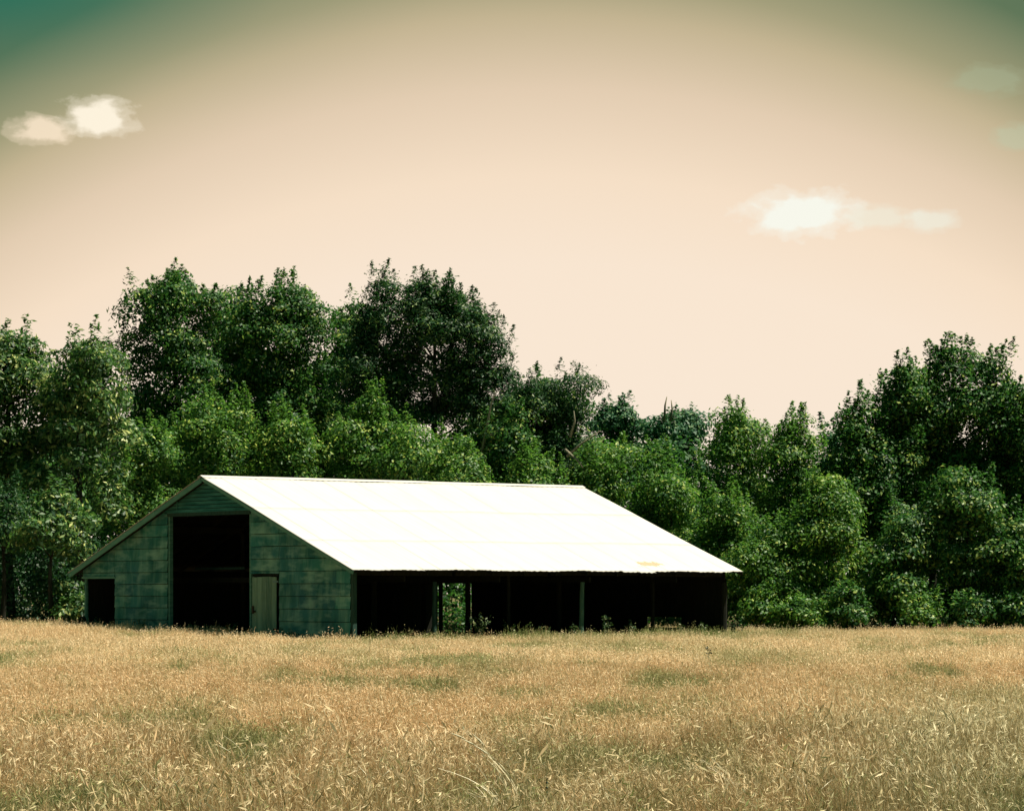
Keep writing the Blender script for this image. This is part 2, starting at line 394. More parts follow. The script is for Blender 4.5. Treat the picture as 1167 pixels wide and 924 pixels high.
# framing timbers that show: jambs, corner posts, header
def post(s, t, z1, w=0.16, m=POSTW, lean=(0, 0), tone=0.4, name='post'):
    mm = M(); z0 = gl(s, t)-0.2; n = 7; x0, y0 = s, t
    mm.tube([(x0+lean[0]*k/n+RNG.uniform(-.008, .008), y0+lean[1]*k/n+RNG.uniform(-.008, .008), z0+(z1-z0)*k/n) for k in range(n+1)],
            [w/2*(1.12-0.2*k/n) for k in range(n+1)], 8, tone, 0.05)
    return mm.build(name, m, barn)
def jamb(t0, t1, z1, m=TRIM):
    mm = M(); mm.box((-0.02, t0, gl(0, t0)-0.15), (0.13, t1, z1), 0.3, 0.004); return mm.build('door_jamb', m, barn)
jamb(tD0-0.045, tD0+0.07, zD); jamb(tD1-0.07, tD1+0.045, zD)
jamb(tS0-0.08, tS0-0.005, zS+0.02); jamb(tK0-0.04, tK0+0.03, zK+0.05, DARKW)
hb = M(); hb.box((-0.075, tD0-0.045, zD-0.13), (0.10, tD1+0.045, zD+0.015), 0.3, 0.006); hb.build('door_header', DARKP, barn)
hb = M(); hb.box((-0.11, tS0-0.1, zS-0.06), (0.06, tS1+0.03, zS+0.012), 0.9, 0.006); hb.build('opening_header', TRIM, barn)
cp = M(); cp.box((-0.028, -0.08, gl(0, 0)-0.2), (0.15, 0.045, EZ-0.02), 0.35, 0.006); cp.build('corner_board', DARKP, barn)
post(0.05, BW-0.10, zS-0.05, 0.17, TRIM, (0, 0.02), 0.3)

# walk door of upright boards, hinged at its right edge and standing a little open
door = M(); nb = 5; dw = tK1-tK0-0.34; h0 = gl(0, tK0)+0.05; h1 = zK-0.02
for i in range(nb):
    a = -0.004+i*dw/nb; tone = [0.55, 0.1, 0.35, 0.9, 0.75][i]
    door.box((-0.012-RNG.uniform(0, .008), a+0.010, h0+RNG.uniform(-.02, .03)), (0.014, a+dw/nb-0.006, h1+RNG.uniform(-.02, .015)), tone, 0.002)
door.box((0.014, 0.02, h0+0.35), (0.04, dw-0.04, h0+0.47), 0.2); door.box((0.014, 0.02, h1-0.42), (0.04, dw-0.04, h1-0.30), 0.2)
dob = door.build('walk_door', DOORW, barn); dob.location = (-0.085, tK0+0.10, 0); dob.rotation_euler = (0, 0, radians(7))
dob['label'] = 'narrow pale door of upright boards standing a little open'
la = M(); la.box((-0.055, dw-0.22, h0+1.05), (-0.022, dw-0.03, h0+1.12)); la.box((-0.085, dw-0.14, h0+1.0), (-0.055, dw-0.06, h0+1.30), 0.5, 0.006)
la.build('latch', IRON, dob)
for zz in (h0+0.38, h1-0.22):
    hi = M(); hi.box((-0.045, -0.12, zz), (-0.022, 0.16, zz+0.07)); hi.build('hinge', TANKM if zz > 1.2 else IRON, dob)
dk = M(); dk.box((-0.06, tK0+0.0, zK+0.0), (0.10, tK1+0.03, zK+0.09), 0.2, 0.005); dk.build('door_header', DARKW, barn)

# roof: ribbed sheets, lapped in three rows, with uneven eaves and some rust
def roof_side(sg, name):
    mm = M(); r = np.random.default_rng(21+sg); T0 = BW/2; half = BW/2+OE
    s0, s1 = -OG, BL+OG; shw = 0.81; n = int(round((s1-s0)/shw)); shw = (s1-s0)/n
    rows = [(0.0, 0.36), (0.34, 0.70), (0.68, 1.0)]
    sb0, sb1 = s_at(712, -OE), s_at(738, -OE)
    for ri, (a, b) in enumerate(rows):
        for k in range(n):
            c0 = s0+k*shw; c1 = c0+shw+(0.06 if k < n-1 else 0); dz = r.uniform(-0.002, 0.002)+(0.002 if k % 2 else 0)+0.004*(2-ri)
            drop = r.uniform(-0.03, 0.035) if ri == 2 else 0.0
            mid = (c0+c1)/2
            if sg < 0 and ri == 2 and sb0 < mid < sb1+0.4: drop += 0.10
            NX, NY = 12, 8; vs = []; tn = []
            for j in range(NY+1):
                q = a+(b-a)*j/NY
                for i in range(NX+1):
                    s_ = c0+(c1-c0)*i/NX; rib = 0.014*(0.5+0.5*cos(2*pi*s_/0.27))
                    t_ = T0+sg*(q*half+(drop*(j/NY)**3)); zz = RZ-q*half*SL-(drop*(j/NY)**3)*SL*1.4
                    zz += rib+dz+0.010*sin(s_*0.7+q*5)+0.006*sin(s_*2.3+q*9)+(-0.05*((s_-s0)/(s1-s0))*0)
                    if ri == 2 and j == NY: zz += r.uniform(-0.012, 0.012)
                    vs.append((s_, t_, zz))
                    # rust patches
                    ru = 0.0
                    if sg < 0:
                        for (px, py, rs, rq, st) in ((700, 641.5, 0.75, 0.020, .75), (741, 640, 0.85, 0.035, 1.0), (728, 645, 0.7, 0.015, .9), (612, 589, 0.5, 0.02, .5), (662, 606, .4, .015, .5),
                                                 (418, 646, 1.1, 0.02, .45), (250, 546.5, 3.0, .005, .55), (395, 640, .3, .05, .5)):
                            qq = np.clip((py-547.5)/(648-547.5), 0, 1); sp = s_at(px, T0+sg*qq*half)
                            ru = max(ru, st*math.exp(-((s_-sp)/rs)**2-((q-qq)/rq)**2))
                    tn.append(ru)
            fs = [(j*(NX+1)+i, j*(NX+1)+i+1, (j+1)*(NX+1)+i+1, (j+1)*(NX+1)+i) for j in range(NY) for i in range(NX)]
            b0 = len(mm.v); mm.add(vs, fs); mm.t[b0:] = tn
    o = mm.build(name, ROOF, barn, smooth=True)
    so = o.modifiers.new('thickness', 'SOLIDIFY'); so.thickness = 0.006; so.offset = -1
    return o
roof_side(-1, 'roof_slope'); roof_side(1, 'roof_slope')
rc = M()
for k in range(7):
    a = -OG-0.02+k*(BL+2*OG)/7; b = a+(BL+2*OG)/7+0.08; dz = RNG.uniform(0, 0.012)
    rc.prism([(a, BW/2-0.20, RZ-0.03+dz), (a, BW/2, RZ+0.055+dz), (a, BW/2+0.20, RZ-0.03+dz), (a, BW/2+0.19, RZ-0.045+dz), (a, BW/2, RZ+0.04+dz), (a, BW/2-0.19, RZ-0.045+dz)], (b-a, 0, 0), [0.1, .35, .2, .3, .2, .3, .2][k])
rc.build('ridge_cap', ROOF, barn)
# rakes: board under the roof edge, thicker on the back slope
def rake(s, sg, wd, dep, m, name='rake_board'):
    mm = M(); half = BW/2+OE; p = (s, BW/2+sg*0.02, RZ-0.035-dep/2); q = (s, BW/2+sg*(half-0.03), EZ-0.035-dep/2)
    n = 3
    for i in range(n):
        a = np.add(p, np.multiply(np.subtract(q, p), i/n)); b = np.add(p, np.multiply(np.subtract(q, p), (i+0.997)/n))
        a = a+np.array([RNG.uniform(-.006, .006), 0, RNG.uniform(-.012, .006)])
        mm.beam(a, b, wd, dep, RNG.uniform(0.2, 0.9))
    return mm.build(name, m, barn)
rake(-OG+0.04, 1, 0.05, 0.19, TRIM); rake(-OG+0.04, -1, 0.05, 0.12, TRIM)
rake(BL+OG-0.04, 1, 0.05, 0.12, DARKW); rake(BL+OG-0.04, -1, 0.05, 0.12, DARKW)
# soffit planks of the gable overhang
for sg in (1, -1):
    mm = M(); mm.prism([(-OG+0.07, BW/2, RZ-0.07), (-OG+0.07, BW/2+sg*(BW/2+OE-0.05), EZ-0.07), (-0.0, BW/2+sg*(BW/2+OE-0.05), EZ-0.07), (-0.0, BW/2, RZ-0.07)], (0, 0, -0.025), 0.2)
    mm.build('soffit', DARKW, barn)
# dark boards added under the sheets to keep the roof's underside black
for sg in (1, -1):
    mm = M(); q = BW/2+OE-0.06; n_ = 24
    for k in range(n_):
        a, b = k/n_+0.0008, (k+1)/n_-0.0008
        mm.prism([(0.02, BW/2+sg*q*a, RZ-0.028-q*a*SL), (0.02, BW/2+sg*q*b, RZ-0.028-q*b*SL), (0.02, BW/2+sg*q*b, RZ-0.048-q*b*SL), (0.02, BW/2+sg*q*a, RZ-0.048-q*a*SL)], (BL+OG-0.08, 0, 0), 0.2)
    mm.build('dark_underside', DARKW, barn)
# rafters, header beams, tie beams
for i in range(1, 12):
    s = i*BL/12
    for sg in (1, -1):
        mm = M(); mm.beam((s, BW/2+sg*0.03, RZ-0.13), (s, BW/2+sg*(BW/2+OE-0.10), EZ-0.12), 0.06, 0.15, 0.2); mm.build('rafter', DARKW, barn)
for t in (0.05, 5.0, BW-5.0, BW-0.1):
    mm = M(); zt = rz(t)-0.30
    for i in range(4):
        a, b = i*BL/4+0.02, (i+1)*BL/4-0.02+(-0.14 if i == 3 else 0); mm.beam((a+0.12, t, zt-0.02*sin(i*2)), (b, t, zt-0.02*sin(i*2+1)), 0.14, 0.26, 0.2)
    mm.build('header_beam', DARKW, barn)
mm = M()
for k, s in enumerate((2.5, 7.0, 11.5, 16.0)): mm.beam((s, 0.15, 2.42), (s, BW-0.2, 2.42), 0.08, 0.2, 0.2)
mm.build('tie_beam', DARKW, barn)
# a light, broken board on a cross beam deep inside the big doorway
lb = M(); lb.beam((2.2, tD1-2.1, z_at(647, 2.2, 9)), (2.2, tD1+1.5, z_at(647, 2.2, 9)), 0.06, 0.09, 0.3)
lb.build('cross_board', DARKP, barn)
# front posts and an inner row
tf = 0.05
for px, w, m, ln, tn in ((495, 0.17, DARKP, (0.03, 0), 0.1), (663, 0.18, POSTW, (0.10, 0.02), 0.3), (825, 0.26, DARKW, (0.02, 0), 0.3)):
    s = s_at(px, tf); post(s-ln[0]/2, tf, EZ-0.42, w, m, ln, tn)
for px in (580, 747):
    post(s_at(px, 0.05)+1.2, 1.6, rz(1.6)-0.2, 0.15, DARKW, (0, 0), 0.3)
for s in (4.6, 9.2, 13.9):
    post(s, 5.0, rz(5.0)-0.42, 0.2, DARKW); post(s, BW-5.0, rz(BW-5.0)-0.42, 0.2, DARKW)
# back wall and far gable wall of upright boards
def boardwall(name, along, fixed, a0, a1, skips, top):
    mm = M(); x = a0; r = np.random.default_rng(31)
    while x < a1:
        w = 0.24; x1 = min(x+w, a1); mid = (x+x1)/2
        lo, hi = None, None
        for (b0, b1, zl, zh) in skips:
            if b0 < mid < b1: lo, hi = zl, zh
        def put(z0, z1):
            e = 0.003; off = r.uniform(0, 0.01)
            if along == 's': mm.box((x+e, fixed+off, z0), (x1-e, fixed+0.025+off, z1), 0.2)
            else:
                za, zb = (min(top(x), z1), min(top(x1), z1))
                mm.prism([(fixed+off, x+0.0, z0), (fixed+off, x1-0.0, z0), (fixed+off, x1-0.0, zb), (fixed+off, x+0.0, za)], (0.025, 0, 0), 0.2)
        zt = top(mid) if along == 's' else 99
        g0 = (gl(mid, fixed) if along == 's' else gl(fixed, mid))-0.15
        if lo is None: put(g0, zt)
        else:
            if lo > g0+0.1: put(g0, lo)
            put(hi, zt)
        x = x1
    return mm.build(name, DARKW, barn)
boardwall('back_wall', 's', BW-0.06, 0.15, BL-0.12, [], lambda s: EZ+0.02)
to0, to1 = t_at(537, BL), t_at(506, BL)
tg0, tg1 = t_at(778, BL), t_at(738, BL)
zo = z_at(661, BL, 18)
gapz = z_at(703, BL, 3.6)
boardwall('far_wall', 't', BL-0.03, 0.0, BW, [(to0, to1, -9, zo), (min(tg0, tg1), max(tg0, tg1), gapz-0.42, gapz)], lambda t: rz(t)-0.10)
# earth floor
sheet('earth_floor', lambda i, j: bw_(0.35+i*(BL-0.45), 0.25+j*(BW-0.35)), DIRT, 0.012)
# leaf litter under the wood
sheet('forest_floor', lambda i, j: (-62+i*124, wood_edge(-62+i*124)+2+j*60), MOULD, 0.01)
stump = M(); bx, by = bw_(-0.15, BW-0.05); b0 = gz(bx, by)
stump.tube([(0, 0, -0.1), (0.01, 0, 0.25), (0.03, 0.02, 0.50), (0.02, 0.03, 0.58)], [0.20, 0.17, 0.15, 0.11], 9, 0.2, 0.12)
tag(stump.build('stump', DARKW, loc=(bx, by, b0)), 'short dark stump at the foot of the barn\'s left corner post', 'stump')
# tank in the back corner, seen through the small opening
tk = link('tank', None); tx, ty = bw_(1.3, t_at(112, 1.3)); tk.location = (tx, ty, gz(tx, ty)); tk.rotation_euler = (0, 0, A)
tag(tk, 'dull grey metal tank on legs inside the small left opening of the barn', 'tank')
mm = M(); mm.tube([(0, -.55, 1.12), (0, -.5, 1.12), (0, .5, 1.12), (0, .55, 1.12)], [0.19, 0.24, 0.24, 0.19], 20); mm.build('drum', TANKM, tk, smooth=False)
for (a, b) in ((-.16, -.38), (.16, -.38), (-.16, .38), (.16, .38)):
    mm = M(); mm.beam((a*1.25, b, 0), (a, b, 1.02), 0.06, 0.06); mm.build('leg', DARKW, tk)

# ---------------------------------------------------------------- trees
def unit(v): return v/(np.linalg.norm(v, axis=-1, keepdims=True)+1e-9)
def leaf_cards(pos, out, L, Wd, rng, up=0.30, outw=0.85):
    n = len(pos)
    nrm = unit(rng.normal(size=(n, 3))*0.42+out*outw+np.array([0, 0, up]))
    a = unit(np.cross(nrm, rng.normal(size=(n, 3))))
    b = np.cross(nrm, a); Ls = (L*rng.uniform(0.65, 1.25, n))[:, None]; Ws = Ls*Wd
    fold = nrm*Ls*rng.uniform(-0.16, 0.16, (n, 1))
    v = np.stack([pos-a*Ls*.5, pos+b*Ws*.5+fold, pos+a*Ls*.5, pos-b*Ws*.5+fold], 1)
    return v.reshape(-1, 3)
def crown(ells, rng, leaf=0.2, clr=0.95, dens=1.0, spikes=0.0, wd=0.55, lo_fill=True, droop=0.0):
    """leaf masses (clumps) over ellipsoids; returns verts, tones, clump centres"""
    P, O, T, CC = [], [], [], []
    for (cx, cy, cz, rx, ry, rz_) in ells:
        rx, ry, rz_ = (max(q_-0.33*clr, 0.35) for q_ in (rx, ry, rz_))
        area = 4*pi*(((rx*ry)**1.6+(rx*rz_)**1.6+(ry*rz_)**1.6)/3)**(1/1.6)
        nc = max(6, int(area/(clr*clr*1.15)))
        d = unit(rng.normal(size=(nc, 3))); d[:, 2] = np.where(d[:, 2] < -0.55, -d[:, 2], d[:, 2])
        rr = rng.uniform(0.62, 1.0, nc)**0.7*(1+0.16*np.sin(d[:, 0]*5+cx)*np.sin(d[:, 2]*6+cz)+rng.normal(0, 0.17, nc))
        cc = np.array([cx, cy, cz])+d*rr[:, None]*np.array([rx, ry, rz_])
        ctone = rng.normal(0, 0.10, nc)
        for i in range(nc):
            r = clr*rng.uniform(0.55, 1.25); n = int(185*dens*(r/0.95)**2)
            dd = unit(rng.normal(size=(n, 3))+d[i]*0.35+np.array([0, 0, 0.45]))
            q = rng.uniform(0.45, 1.0, n)**0.6
            sc = np.array([1.05, 1.05, 0.62])*r
            p = cc[i]+dd*q[:, None]*sc*(1+rng.normal(0, 0.10, (n, 1)))
            p[:, 2] -= droop*np.maximum(0, -dd[:, 2])
            P.append(p); O.append(dd); T.append(np.clip(0.36+ctone[i]+rng.normal(0, 0.22, n)+(rng.random(n) < 0.09)*0.45, 0, 1)); CC.append(cc[i])  # a few leaves lightened to paint in sunlit highlights
            if spikes and rng.random() < spikes and d[i][2] > 0.15:
                for _ in range(rng.integers(1, 4)):
                    hgt = rng.uniform(0.6, 1.6)*clr; m_ = int(80*hgt*dens/max(leaf*5, .6))
                    h_ = rng.uniform(0, 1, m_); w_ = 0.26*(1.05-h_)
                    base = cc[i]+np.array([rng.uniform(-.6, .6)*r, rng.uniform(-.6, .6)*r, 0.40*r])
                    dv = np.array([rng.normal(0, .20), rng.normal(0, .20), 1.0])
                    p = base+h_[:, None]*dv*hgt+rng.normal(size=(m_, 3))*w_[:, None]
                    P.append(p); O.append(np.tile([0, 0, 1.0], (m_, 1))); T.append(np.clip(0.38+rng.normal(0, 0.2, m_), 0, 1))
        # inner leaves so that the middle is not hollow
        ni = int(area*13*dens); p = unit(rng.normal(size=(ni, 3)))*(rng.random((ni, 1))**0.5*0.74)
        P.append(np.array([cx, cy, cz])+p*np.array([rx, ry, rz_])); O.append(unit(p)); T.append(np.clip(rng.normal(0.40, 0.20, ni), 0, 1))
    P = np.concatenate(P); O = np.concatenate(O); T = np.concatenate(T)
    keep = P[:, 2] > 0.08; P, O, T = P[keep], O[keep], T[keep]
    return leaf_cards(P, O, leaf, wd, rng), T, np.array(CC)

def limbs(mm, base, top, rad, cc, rng, nl=14):
    """trunk with a bend, and limbs out to clump centres"""
    n = 9; bend = rng.normal(0, 0.02*top[2], 2); path = []
    for i in range(n+1):
        k = i/n; path.append(np.array([base[0]+(top[0]-base[0])*k+bend[0]*sin(pi*k), base[1]+(top[1]-base[1])*k+bend[1]*sin(pi*k), base[2]+(top[2]-base[2])*k]))
    mm.tube(path, [rad*(1.35 if i == 0 else 1)*(1-0.80*i/n) for i in range(n+1)], 9, 0.5, 0.06)
    if len(cc):
        for c in cc[rng.choice(len(cc), min(nl, len(cc)), replace=False)]:
            hgt = np.clip(c[2]-rng.uniform(0.2, 0.45)*math.hypot(c[0]-base[0], c[1]-base[1])-0.5, top[2]*0.18, top[2]*0.92)
            k = hgt/top[2]*n; i = min(int(k), n-1); st = path[i]+(path[i+1]-path[i])*(k-i)
            m1 = st+(c-st)*0.5+np.array([0, 0, -0.10*np.linalg.norm(c-st)])+rng.normal(0, 0.12, 3)
            r0 = rad*(0.42-0.28*hgt/top[2]); mm.tube([st, m1, c], [r0, r0*0.6, r0*0.22], 6, 0.5, 0.05)

NTREE = 0
def tree(px, top, wpx, d, kindn, label, bottom=None, name=None, cat='tree', seed=None, ells=None, trunk=True, group=None, leaf=None, clr=None, dens=None, spikes=None, bare=None):
    """a tree whose crown spans wpx picture columns around px and reaches row `top` at distance d"""
    global NTREE; NTREE += 1
    rng = np.random.default_rng(seed if seed else 100+NTREE)
    x, y, zt = at(px, top, d); g0 = gz(x, y); H = zt-g0; w = wpx/FPX*d/2
    zb = (at(px, bottom, d)[2]-g0) if bottom else 0.28*H
    zb = max(zb, 0.0)
    prm = {'broad': (0.21, 0.90, 1.05, 0.30, 0.5), 'big': (0.28, 1.0, 0.72, 0.12, 0.40), 'light': (0.19, 0.95, 1.05, 0.35, 0.5),
           'pine': (0.19, 0.80, 1.0, 0.75, 0.34), 'blue': (0.22, 0.8, 0.9, 0.30, 0.5)}[kindn]
    lf, cl, dn, sp, wd = prm; lf = leaf or lf; cl = clr or cl; dn = dens or dn; sp = spikes if spikes is not None else sp
    if ells is None:
        h = H-zb; off = 0.0; ells = []
        # a main mass and several uneven lobes, never a single ball
        ells.append((rng.uniform(-.15, .15)*w, 0, zb+h*0.45, w*0.70, w*0.75, h*0.40))
        for k in range(rng.integers(7, 12)):
            a = rng.uniform(0, 2*pi); q = rng.uniform(0.3, 0.85); zz = rng.uniform(0.08, 0.82); sh = 1.0-0.45*abs(zz-0.35)
            rr = w*rng.uniform(0.22, 0.46)
            ells.append((cos(a)*w*q*sh, sin(a)*w*q*sh, zb+h*zz, rr, rr, min(rr*rng.uniform(0.8, 1.3), h*0.24)))
        tx_ = rng.uniform(-0.25, 0.25)*w; ells.append((tx_, 0, zb+h*0.80, w*0.40, w*0.42, h*0.20-cl*0.2))
    v, t, cc = crown(ells, rng, lf, cl, dn, sp, wd)
    root = link(name or {'pine': 'pine_tree'}.get(kindn, 'tree'), None, loc=(x, y, g0)); tag(root, label, cat, group)
    quads('crown' if trunk else 'foliage', v, t, LEAF[kindn], root)
    mm = M(); hi = cc[:, 2].max()*(0.86 if trunk else 0.6)
    limbs(mm, np.array([0, 0, -0.2]), np.array([rng.normal(0, .1*w), 0, hi]), (0.016*H+0.05) if trunk else 0.05, cc, rng, 16 if trunk else 9)
    mm.build('trunk' if trunk else 'stem', BARK, root, smooth=True)
    if bare:
        for pts in bare:
            b = M(); P = [np.array(at(a[0], a[1], d-a[2]))-np.array([x, y, g0]) for a in pts]
            b.tube(P, np.linspace(0.07, 0.02, len(P)), 6, 0.5, 0.1); b.build('bare_branch', PALEB, root, smooth=True)
    return root
def E(px, py, rpx, rpy, d, px0, d0, dy=0.0, ry=None):
    """ellipsoid given by picture position, in the frame of a tree standing at column px0, distance d0"""
    x, y, z = at(px, py, d0); x0 = (px0-HX)/FPX*d0; g0 = gz(x0, d0); k = d0/FPX
    return (x-x0, dy, z-g0, rpx*k, (ry or rpx)*k, rpy*k)

G1 = 'tall trees on the left skyline'; G2 = 'leafy trees behind the barn'; G3 = 'trees of the wood right of the barn'
# far left mass
tree(12, 352, 120, 140, 'big', 'large leaved tree cut by the left edge of the photo', 600, group=G1)
tree(96, 380, 150, 138, 'big', 'large leaved tree with a rounded top left of the tallest skyline trees', 610, group=G1)
tree(62, 560, 100, 131.5, 'big', 'low bough heavy tree with bright pale leaves just left of the barn', 640, clr=0.7, dens=0.7)
tree(-62, 345, 120, 139, 'big', 'big tree just outside the left edge of the photo', 600, group=G1)
tree(2, 560, 110, 134, 'pine', 'low dark tree at the left edge behind the grass', 640, name='dark_tree')  # dark leaf kind stands in for deep shade at the wood's foot
tree(-110, 420, 150, 137, 'broad', 'second tree outside the left edge of the photo', 640)
# left skyline
tree(198, 310, 128, 152, 'broad', 'tall dense oak whose domed crown is the left peak of the skyline', 540, group=G1, ells=[
    E(196, 405, 50, 62, 152, 198, 152), E(165, 350, 27, 22, 152, 198, 152), E(205, 346, 36, 20, 152, 198, 152), E(238, 365, 24, 34, 152, 198, 152),
    E(150, 415, 22, 30, 152, 198, 152), E(165, 460, 30, 30, 152, 198, 152), E(240, 440, 28, 36, 152, 198, 152), E(198, 330, 12, 8, 152, 198, 152), E(180, 500, 50, 30, 152, 198, 152), E(215, 440, 50, 45, 152, 198, 152)])
tree(266, 328, 120, 156, 'broad', 'broad crowned tree between the two highest domes left of centre', 590, group=G1)
tree(325, 322, 120, 153, 'broad', 'tall round topped tree above the left half of the barn roof', 520, group=G1, ells=[
    E(325, 395, 46, 52, 153, 325, 153), E(325, 346, 28, 18, 153, 325, 153), E(292, 362, 24, 22, 153, 325, 153), E(360, 370, 26, 26, 153, 325, 153),
    E(300, 430, 36, 30, 153, 325, 153), E(365, 430, 32, 30, 153, 325, 153), E(335, 480, 60, 40, 153, 325, 153), E(300, 380, 40, 30, 153, 325, 153)])
tree(392, 340, 124, 156, 'broad', 'slim tree filling the dip left of the tall pine', 590, group=G1)
# the tall pine with open branching and bare trunk in its middle
tree(488, 308, 190, 149, 'pine', 'tall dark pine with gaps in its crown above the middle of the barn roof', group=G1, leaf=0.21, clr=0.85, dens=1.25, ells=[
    E(437, 338, 18, 17, 149, 488, 149), E(432, 372, 20, 20, 149, 488, 149), E(478, 345, 26, 22, 149, 488, 149), E(506, 342, 18, 14, 149, 488, 149), E(492, 385, 36, 26, 149, 488, 149),
    E(452, 408, 26, 18, 149, 488, 149), E(535, 372, 24, 17, 149, 488, 149), E(556, 408, 24, 18, 149, 488, 149), E(520, 412, 22, 12, 149, 488, 149), E(505, 440, 16, 8, 149, 488, 149),
    E(462, 450, 24, 13, 149, 488, 149), E(574, 430, 15, 12, 149, 488, 149), E(412, 388, 16, 26, 149, 488, 149), E(530, 462, 22, 10, 149, 488, 149), E(470, 372, 40, 30, 149, 488, 149), E(520, 378, 36, 28, 149, 488, 149), E(420, 420, 30, 30, 149, 488, 149), E(545, 392, 30, 22, 149, 488, 149), E(500, 378, 40, 28, 149, 488, 149), E(450, 445, 34, 18, 149, 488, 149), E(405, 440, 26, 30, 149, 488, 149), E(425, 470, 36, 22, 149, 488, 149), E(545, 440, 36, 26, 149, 488, 149), E(560, 470, 40, 26, 149, 488, 149), E(470, 478, 34, 18, 149, 488, 149), E(520, 470, 46, 22, 150, 488, 149, 1.5), E(468, 425, 36, 24, 149, 488, 149, 1.2), E(530, 430, 34, 20, 149, 488, 149, 1.5)])
tree(603, 428, 84, 148, 'pine', 'dark tree with a thin leaning trunk right of the tall pine', 540, group=G2, spikes=0.4,
     bare=[[(548, 520, 1.5), (556, 480, 1.5), (560, 458, 1.8), (566, 446, 2.0)], [(553, 500, 1.5), (566, 492, 2.0), (574, 486, 2.2)]])
tree(658, 421, 62, 147, 'pine', 'narrow spire topped evergreen above the right end of the barn roof', None, name='dark_tree', group=G2, ells=[
    E(660, 440, 7, 14, 147, 658, 147), E(657, 470, 17, 18, 147, 658, 147), E(655, 505, 26, 24, 147, 658, 147), E(640, 540, 30, 24, 147, 658, 147), E(672, 545, 24, 24, 147, 658, 147)],
     bare=[[(646, 520, 4.2), (662, 506, 4.5), (684, 491, 4.8)], [(644, 512, 4.2), (658, 524, 4.6), (664, 533, 4.8)], [(650, 498, 4.0), (655, 480, 4.2), (654, 468, 4.2)]])
tree(546, 452, 96, 154, 'broad', 'shaded tree in the gap between the tall pine and the leaning trunk', 600, group=G2)
tree(440, 440, 90, 155, 'broad', 'shaded tree just left of the tall pine\'s trunk', 600, group=G2)
tree(330, 400, 110, 158, 'broad', 'shaded tree behind the round topped tree above the left half of the roof', 580, group=G1)
tree(632, 432, 56, 149, 'broad', 'leafy tree between the leaning trunk and the narrow evergreen', 560, group=G2)
# lower, lighter trees right behind the barn
tree(160, 478, 104, 144, 'light', 'light green tree behind the barn\'s left roof edge', 650, group=G2)
tree(238, 452, 120, 146, 'light', 'light green rounded tree above the barn\'s gable peak', 640, group=G2)
tree(325, 470, 120, 145.5, 'light', 'light green tree behind the left third of the roof', 640, group=G2)
tree(412, 448, 120, 147, 'light', 'light green tree under the left side of the tall pine', 640, group=G2)
tree(462, 480, 96, 145, 'light', 'low bright green tree at the foot of the tall pine', 640, group=G2)
tree(530, 492, 92, 145, 'light', 'low green tree behind the middle of the roof ridge', 640, group=G2)
tree(585, 452, 96, 147, 'broad', 'shaded tree behind the ridge right of the pine trunk', 640, group=G2)
tree(612, 520, 84, 144.5, 'light', 'low green tree behind the right half of the roof ridge', 640, group=G2)
tree(688, 500, 84, 145.5, 'light', 'green tree standing behind the right end of the ridge', 660, group=G2)
tree(706, 458, 66, 162, 'blue', 'distant blue green tree in the dip right of the narrow evergreen', 560)
tree(752, 470, 66, 160, 'blue', 'distant blue green tree with fine twigs on top, left of the rounded light tree', 580, bare=[[(757, 480, 1), (758, 462, 1), (760, 452, 1)], [(764, 480, 1), (766, 466, 1), (765, 456, 1)]])
tree(776, 462, 50, 161, 'blue', 'small distant tree top between thin twigs and the rounded light tree', 560)
# right hand wood
tree(848, 457, 126, 148, 'light', 'wide rounded light green tree right of the dip in the skyline', 640, group=G3)
tree(906, 472, 80, 147, 'light', 'light green tree left of the lowest skyline notch', 640, group=G3)
tree(762, 520, 110, 144, 'light', 'light green tree behind the far right roof corner', 670, group=G3)
tree(945, 486, 62, 150, 'blue', 'small tree in the lowest notch of the right skyline', 640)
tree(822, 562, 100, 141, 'light', 'low leafy tree just beyond the barn\'s right end', 705, group=G3)
tree(982, 452, 104, 142, 'broad', 'dark leafy tree right of the skyline notch', 640, group=G3, spikes=0.8)
tree(1030, 420, 98, 143, 'broad', 'tree with a stepped top left of the right hand peak', 640, group=G3, spikes=0.9)
tree(1088, 384, 82, 144, 'broad', 'tall spiky topped tree forming the right hand peak', None, group=G3, spikes=0.6, clr=0.85, ells=[
    E(1086, 412, 9, 12, 144, 1088, 144), E(1080, 432, 22, 24, 144, 1088, 144), E(1055, 440, 18, 20, 144, 1088, 144), E(1110, 425, 15, 20, 144, 1088, 144), E(1088, 480, 40, 40, 144, 1088, 144),
    E(1088, 550, 48, 52, 144, 1088, 144), E(1060, 500, 28, 30, 144, 1088, 144)])
tree(1142, 400, 98, 143, 'broad', 'dark tree with a level top near the right edge', 640, group=G3, spikes=0.9)
tree(1060, 440, 90, 147, 'broad', 'shaded tree between the stepped top and the right hand peak', 600, group=G3, spikes=0.6)
tree(1205, 396, 110, 142, 'broad', 'dark tree cut by the right edge of the photo', 640, group=G3)
tree(1290, 410, 130, 141, 'broad', 'big tree just outside the right edge of the photo', 640)
tree(882, 600, 120, 139, 'light', 'low tree with branches to the ground, right of the barn', 712, group=G3)
tree(950, 540, 92, 138.5, 'light', 'low bushy tree in front of the skyline notch', 712, group=G3)
tree(1018, 580, 120, 138, 'broad', 'dense low tree with boughs to the grass, below the stepped top', 712, group=G3)
tree(1098, 535, 96, 138, 'broad', 'dense low tree below the right hand peak', 706, group=G3)
tree(1160, 590, 120, 137.5, 'broad', 'dense low tree at the right edge above the grass', 695, group=G3)
tree(1240, 560, 120, 137.5, 'broad', 'low tree outside the right edge of the photo', 700)
